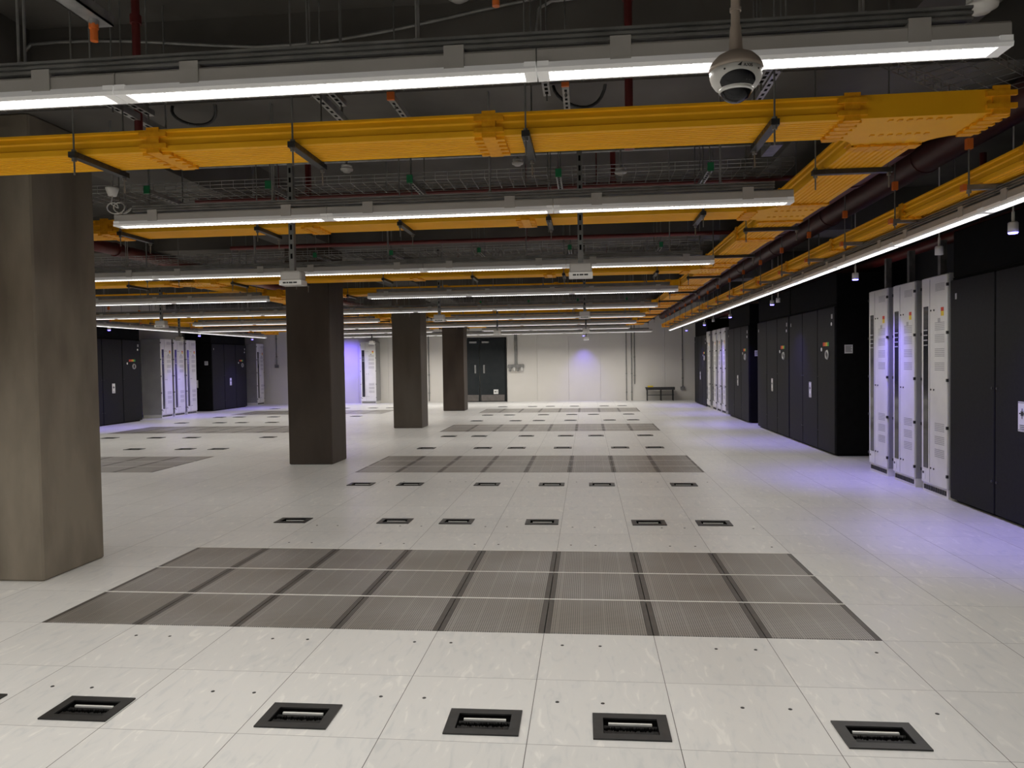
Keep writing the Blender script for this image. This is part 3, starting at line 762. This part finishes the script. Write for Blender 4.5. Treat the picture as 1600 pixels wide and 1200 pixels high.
lt.location = (.020, -.0765, -.0215); lt.rotation_euler = (R(90), 0, R(14))
em = MB().add([(-.010, -.0778, -.019), (.004, -.0785, -.009), (.000, -.0785, -.021), (-.010, -.0770, -.019), (.004, -.0775, -.009), (.000, -.0775, -.021)],
              [(0, 2, 1), (3, 4, 5), (0, 1, 4, 3), (1, 2, 5, 4), (2, 0, 3, 5)]).build('emblem', 'ink', t)
em.location = (.0, .0012, .003)

# ---------------------------------------------------------------- cooling units (black)
def sticker(mb, x, z, w_, h_, y, kind='cross'):
    mb.box(x-w_/2, x+w_/2, y-.002, y, z-h_/2, z+h_/2, 'paper_white')
    if kind == 'cross':
        zz = z+h_*.10
        for a in range(0, 180, 45):
            c, s = math.cos(R(a)), math.sin(R(a)); k = .36*w_ if a % 90 == 0 else .22*w_; q = .006
            p = [(-k*c+q*s, -k*s-q*c), (k*c+q*s, k*s-q*c), (k*c-q*s, k*s+q*c), (-k*c-q*s, -k*s+q*c)]
            mb.add([(x+u, y-.0035, zz+v) for u, v in p], [(0, 1, 2, 3)], 'ink')
        for i in range(6):
            for s in (-1, 1): mb.box(x-w_*.45+i*w_*.16, x-w_*.45+i*w_*.16+w_*.08, y-.003, y-.001, z+s*h_*.46-.004, z+s*h_*.46+.004, 'ink')
        for i in range(3): mb.box(x-w_*.3, x+w_*.3, y-.003, y-.001, z-h_*.3-i*.016, z-h_*.3-i*.016+.006, 'ink')
    else:
        for i in range(5): mb.box(x-w_*.38, x+w_*(.38-.1*(i % 2)), y-.003, y-.001, z+h_*.3-i*h_*.15, z+h_*.3-i*h_*.15+.008, 'ink')
def cooling_unit():
    W, D, H = 2.55, .95, 2.31
    t = thing('cooling_unit', (0, 0, 0), 0, 'x', 'cooling unit', 'black floor-standing cooling units')
    MB().box(-W/2, W/2, .03, D, .03, H).box(-W/2+.03, W/2-.03, .06, D-.03, 0, .03).build('cabinet', 'black_recess', t)
    MB().bbox(-W/2, W/2, .03, D, H, 2.78, '_', .01).build('plenum_hood', 'black_recess', t)
    for s in (-1, 1):
        MB().box(min(s*(W/2), s*(W/2+.006)), max(s*(W/2), s*(W/2+.006)), .04, D, .03, H).build('side_panel', 'black_recess', t)
    for k in range(3):
        xa = -W/2+k*.85+.012; xb = xa+.826
        dr = MB().bbox(xa, xb, 0, .034, .03, H-.03, '_', .006).build('door', 'black_paint', t)
        if k == 2:
            # round control dial, dots and small stickers
            o = MB().lathe([(.045, -.012), (.05, -.022), (.066, -.024), (.076, -.012), (.078, 0), (.045, -.001)], (xa+.50, .0, 1.55), n=36, axis='y').build('control_dial', 'galvanised', dr)
            MB().box(xa+.488, xa+.512, -.018, .0, 1.50, 1.60).build('dial_slot', 'ink', dr)
            mb = MB().lathe([(0, -.004), (.03, -.004), (.03, 0)], (xa+.20, 0, 1.635), 'paper_white', 16, 'y')
            for q, c in enumerate(('sticker_red', 'orange_plastic', 'sticker_yellow', 'sticker_green')):
                mb.box(xa+.28+q*.075, xa+.335+q*.075, -.003, 0, 1.685, 1.745, c)
            mb.build('round_stickers', 'paper_white', dr)
            mb = MB().box(xa+.68, xa+.74, -.003, 0, 2.10, 2.17, 'vent_grey').lathe([(0, -.004), (.028, -.004), (.028, 0)], (xa+.69, 0, 2.02), 'paper_white', 16, 'y')
            mb.build('corner_sticker', 'paper_white', dr)
        if k == 1:
            mb = MB(); sticker(mb, xa+.43, .97, .125, .26, 0); mb.build('warning_label', 'paper_white', dr)
        if k == 0:
            mb = MB().box(xa+.10, xa+.13, -.004, 0, 2.08, 2.14, 'vent_grey'); mb.build('rating_plate', 'vent_grey', dr)
        mb = MB().cyl((xa+.03 if k else xb-.03, -.008, .33), (xa+.03 if k else xb-.03, .0, .33), .012, n=10)
        mb.cyl((xa+.03 if k else xb-.03, -.008, 1.2), (xa+.03 if k else xb-.03, .0, 1.2), .012, n=10)
        mb.build('door_lock', 'black_steel', dr)
    # labels on the near side panel
    mb = MB()
    for y, z, w_, h_, kd in ((.20, 1.63, .12, .13, 'text'), (.62, .93, .22, .26, 'cross')):
        m2 = MB(); sticker(m2, 0, z, w_, h_, 0, kd)
        o = m2.build('side_label', 'paper_white', t); o.location = (W/2+.007, y, 0); o.rotation_euler = (0, 0, R(90))
        o2 = o.copy(); o2.data = o.data; col.objects.link(o2); o2.parent = t; o2.location = (-W/2-.007, y, 0); o2.rotation_euler = (0, 0, R(-90))
    return t
put = placer(cooling_unit())
FR, FL = 3.74, -12.62
for y, lab in ((6.84, 'black cooling unit at the right edge, nearest the camera'), (12.99, 'black cooling unit just beyond the three near silver racks, dial and label showing'),
               (15.58, 'black cooling unit directly behind the second one, side panel hidden'), (19.05, 'fourth black cooling unit along the right wall'),
               (25.22, 'farthest black cooling unit on the right, near the far wall')):
    put((FR, y, 0), R(-90), lab)
for y, lab in ((18.68, 'nearer black cooling unit on the left, beside the first column'), (25.25, 'farther black cooling unit on the left')):
    put((FL, y, 0), R(90), lab)

# ---------------------------------------------------------------- silver racks
def silver_rack():
    W, D, H = .60, .62, 2.37
    t = thing('equipment_rack', (0, 0, 0), 0, 'x', 'equipment rack', 'silver equipment racks')
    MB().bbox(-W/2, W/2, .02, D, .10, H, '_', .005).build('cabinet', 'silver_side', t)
    mb = MB().box(-W/2+.01, W/2-.01, .015, D-.02, 0, .10)
    for k in range(10): mb.box(-W/2+.04+k*.053, -W/2+.075+k*.053, .008, .016, .03, .08, 'ink')
    mb.build('plinth', 'silver_paint', t)
    dr = MB().bbox(-W/2+.004, W/2-.004, 0, .022, .105, H-.01, '_', .005).build('door', 'silver_paint', t)
    MB().box(-W/2+.055, -W/2+.165, -.004, .001, .27, 2.05).build('window', 'window_dark', dr)
    mb = MB()
    for k in range(4): mb.box(-W/2+.065, -W/2+.155, -.0055, -.003, 1.62+k*.055, 1.632+k*.055)
    mb.build('status_leds', 'equipment', dr)
    mb = MB().box(-W/2+.20, -W/2+.206, -.003, .0, .12, H-.03, 'vent_grey')
    for g0 in (.42, .56, .70, 1.35, 1.50, 1.65, 1.78):
        for k in range(5): mb.box(.02, .235, -.0015, .001, g0+k*.019, g0+.010+k*.019, 'vent_grey')
    for k in range(6): mb.box(.03, .24, -.0015, .001, 2.20+k*.014, 2.207+k*.014, 'vent_grey')
    mb.build('louvre_slots', 'vent_grey', dr)
    mb = MB()
    for z in (.28, 1.14, 2.0):
        for x in (-.07, .0): mb.cyl((x-.0, -.006, z), (x, 0, z), .010, n=10)
    mb.build('quarter_turn_locks', 'ink', dr)
    for z in (.24, .75, 1.25, 1.75, 2.25):
        for s in (-1, 1): MB().box(min(s*(W/2-.012), s*(W/2+.006)), max(s*(W/2-.012), s*(W/2+.006)), -.01, .012, z-.016, z+.016).build('hinge', 'ink', t)
    mb = MB().box(.16, .22, -.003, 0, 1.93, 1.98, 'sticker_yellow').box(.16, .22, -.003, 0, 1.98, 2.02, 'sticker_red').box(.09, .14, -.003, 0, 1.86, 1.91, 'vent_grey')
    mb.build('stickers', 'sticker_yellow', dr)
    mb = MB().box(-.27, -.20, -.003, 0, .14, .24, 'paper_white').box(-.265, -.23, -.0045, -.002, .2, .225, 'ink')
    mb.build('rating_label', 'paper_white', dr)
    return t
put = placer(silver_rack())
for y, lab in ((8.45, 'silver rack nearest the camera, beside the near black cooling unit'), (9.23, 'middle of the three near silver racks on the right'), (10.01, 'leftmost of the three near silver racks on the right'),
               (20.95, 'nearest of the small silver racks far down the right wall'), (21.68, 'second of the small silver racks far down the right wall'), (22.42, 'third of the small silver racks far down the right wall'),
               (23.5, 'last silver rack on the right, standing apart before the farthest cooling unit')):
    put((FR-.01, y, 0), R(-90), lab)
for y, lab in ((21.24, 'left of the three silver racks on the left wall'), (21.94, 'middle of the three silver racks on the left wall'), (22.65, 'right of the three silver racks on the left wall'),
               (27.7, 'lone silver rack at the far left corner')):
    put((FL, y, 0), R(90), lab)
put((-8.32, 27.66, 0), 0, 'lone silver rack against the far wall, left of the third column')
# risers above the right racks
rz_ = MB().box(-.035, .035, -.03, .03, 0, .42).build('cable_riser', 'dull_steel'); tag(rz_, 'x', 'cable riser', 'grey risers above the near silver racks')
put = placer(rz_)
for q, y in enumerate((8.75, 9.55, 10.25)): put((3.95, y, 2.372), 0, 'grey cable riser, %s from the camera above the near silver racks' % nth(q))
single('wall_trunking', MB().box(4.0, 4.3, 8.18, 8.26, 2.4, 2.78), 'dull_steel', 'short grey panel above the silver rack nearest the camera', 'trunking')

# ---------------------------------------------------------------- beacons (white cylinder, blue ring)
def beacon(blue):
    t = thing('ceiling_beacon' if blue else 'ceiling_sounder', (0, 0, 0), 0, 'x', 'beacon' if blue else 'sounder', 'white beacons with blue rings' if blue else 'white ceiling sounders')
    MB().lathe([(0, 0), (.036, 0), (.036, .072), (.03, .08), (0, .08)], n=24).build('housing', 'white_plastic', t)
    MB().cyl((0, 0, .08), (0, 0, .16), .012, n=8).cyl((0, 0, .16), (0, 0, ZC-2.45), .006, n=8).build('stem', 'white_plastic', t)
    if blue: MB().lathe([(0, -.012), (.030, -.011), (.035, -.003), (.035, 0)], n=24).build('blue_lens', 'blue_glow', t)
    return t
pb = placer(beacon(True)); pw = placer(beacon(False))
def blue_light(x, y, z, watts, dx=0, dy=0, ang=88):
    ld = bpy.data.lights.new('beacon_lamp', 'SPOT'); ld.color = (.20, .14, 1.0); ld.energy = watts; ld.spot_size = R(ang); ld.spot_blend = 1; ld.shadow_soft_size = .03
    lo = bpy.data.objects.new('beacon_lamp', ld); col.objects.link(lo); lo.location = (x, y, z)
    lo.rotation_euler = Vector((dx, dy, -1)).to_track_quat('-Z', 'Y').to_euler()
for q, (x, y) in enumerate(((3.28, 6.12), (3.25, 9.42), (3.25, 13.5), (3.24, 17.3), (3.23, 20.95), (3.22, 24.6))):
    pb((x, y, 2.45), 0, 'white beacon with blue ring, %s from the camera on the right side' % nth(q)); blue_light(x, y, 2.43, BEACON*(1, 1.1, .9, .9, .8, .8)[q], .12, .10)
for q, (x, y) in enumerate(((3.28, 7.33), (3.23, 13.0), (3.18, 19.2))): pw((x, y, 2.45), 0, 'white ceiling sounder, %s from the camera on the right side' % nth(q))
for q, (x, y) in enumerate(((-11.75, 17.3), (-11.75, 21.6), (-11.75, 25.2))):
    pb((x, y, 2.45), 0, 'white beacon with blue ring, %s from the camera on the left side' % nth(q)); blue_light(x, y, 2.42, BEACON*1.1, -.1, .1)
pb((-.12, 27.75, 2.45), 0, 'beacon with blue ring close to the far wall, centre'); blue_light(-.12, 27.75, 2.42, 60, 0, .30, 75)
pb((-9.3, 27.2, 2.45), 0, 'beacon with blue ring beside the lone rack at the far wall'); blue_light(-9.3, 27.2, 2.42, 230, 0, .75, 120)

# ---------------------------------------------------------------- far wall fittings
t = thing('socket_cluster', (-2.71, YB, 1.29), 0, 'grey socket cluster hanging on conduit beside the black door', 'socket cluster')
MB().bbox(-.31, .31, -.09, -.001, .0, .13, '_', .01).build('back_box', 'dull_steel', t)
for k in range(4): MB().cyl((-.22+k*.15, -.06, .01), (-.22+k*.15, -.10, -.12), .042, n=14, r2=.05).build('socket', 'white_plastic' if k % 2 else 'dull_steel', t)
MB().box(-.055, .055, -.05, -.001, .13, 1.5).build('trunking', 'dull_steel', t)
def wallcond(x, z0, z1, r_, lab, box=False):
    t = thing('wall_conduit', (x, YB-.025, 0), 0, lab, 'conduit', 'dark conduits on the far wall')
    MB().cyl((0, 0, z0), (0, 0, z1), r_, n=8).build('tube', 'dull_steel', t)
    for z in (z0+.3, z0+1.0): MB().box(-r_*1.8, r_*1.8, -.01, .02, z, z+.03).build('saddle', 'dull_steel', t)
    if box: MB().bbox(-.08, .08, -.04, .02, z0-.12, z0, '_', .008).build('outlet_box', 'dull_steel', t)
wallcond(1.465, 0, 2.9, .016, 'full-height conduit on the far wall, left one of three')
wallcond(1.66, 0, 2.9, .016, 'full-height conduit on the far wall, middle one of three')
wallcond(1.77, .62, 2.9, .02, 'conduit on the far wall ending above the floor, right one of three')
wallcond(3.54, .50, 2.9, .018, 'conduit down to an outlet box right of the bench', True)
wallcond(-12.2, 1.55, 2.9, .018, 'conduit down to an outlet box beside the far left rack', True)
wallcond(-6.10, .05, 2.6, .022, 'dark conduit on the far wall just right of the third column')
b_ = thing('bench', (2.68, YB-.30, 0), 0, 'low dark slatted bench against the far wall', 'bench')
MB().box(-.53, .53, -.17, .17, .46, .50).build('seat', 'black_steel', b_)
for x in (-.47, .03, .47): MB().box(x-.015, x+.015, -.15, -.12, 0, .46).box(x-.015, x+.015, .12, .15, 0, .46).build('leg', 'black_steel', b_)
MB().box(-.5, .5, -.14, -.11, .20, .225).build('lower_rail', 'black_steel', b_)
MB().box(-.53, .53, -.185, -.17, .40, .505).build('front_rail', 'black_steel', b_)
single('tool_box', MB().bbox(-.10, .10, -.06, .06, 0, .055, '_', .01), 'sticker_yellow', 'small yellow item lying on the left end of the bench', 'item').location = (2.33, YB-.30, .501)

# every remaining top-level object is a thing
for o in col.objects:
    if o.parent is None and o.type in {'MESH', 'EMPTY'} and 'kind' not in o: o['kind'] = 'thing'
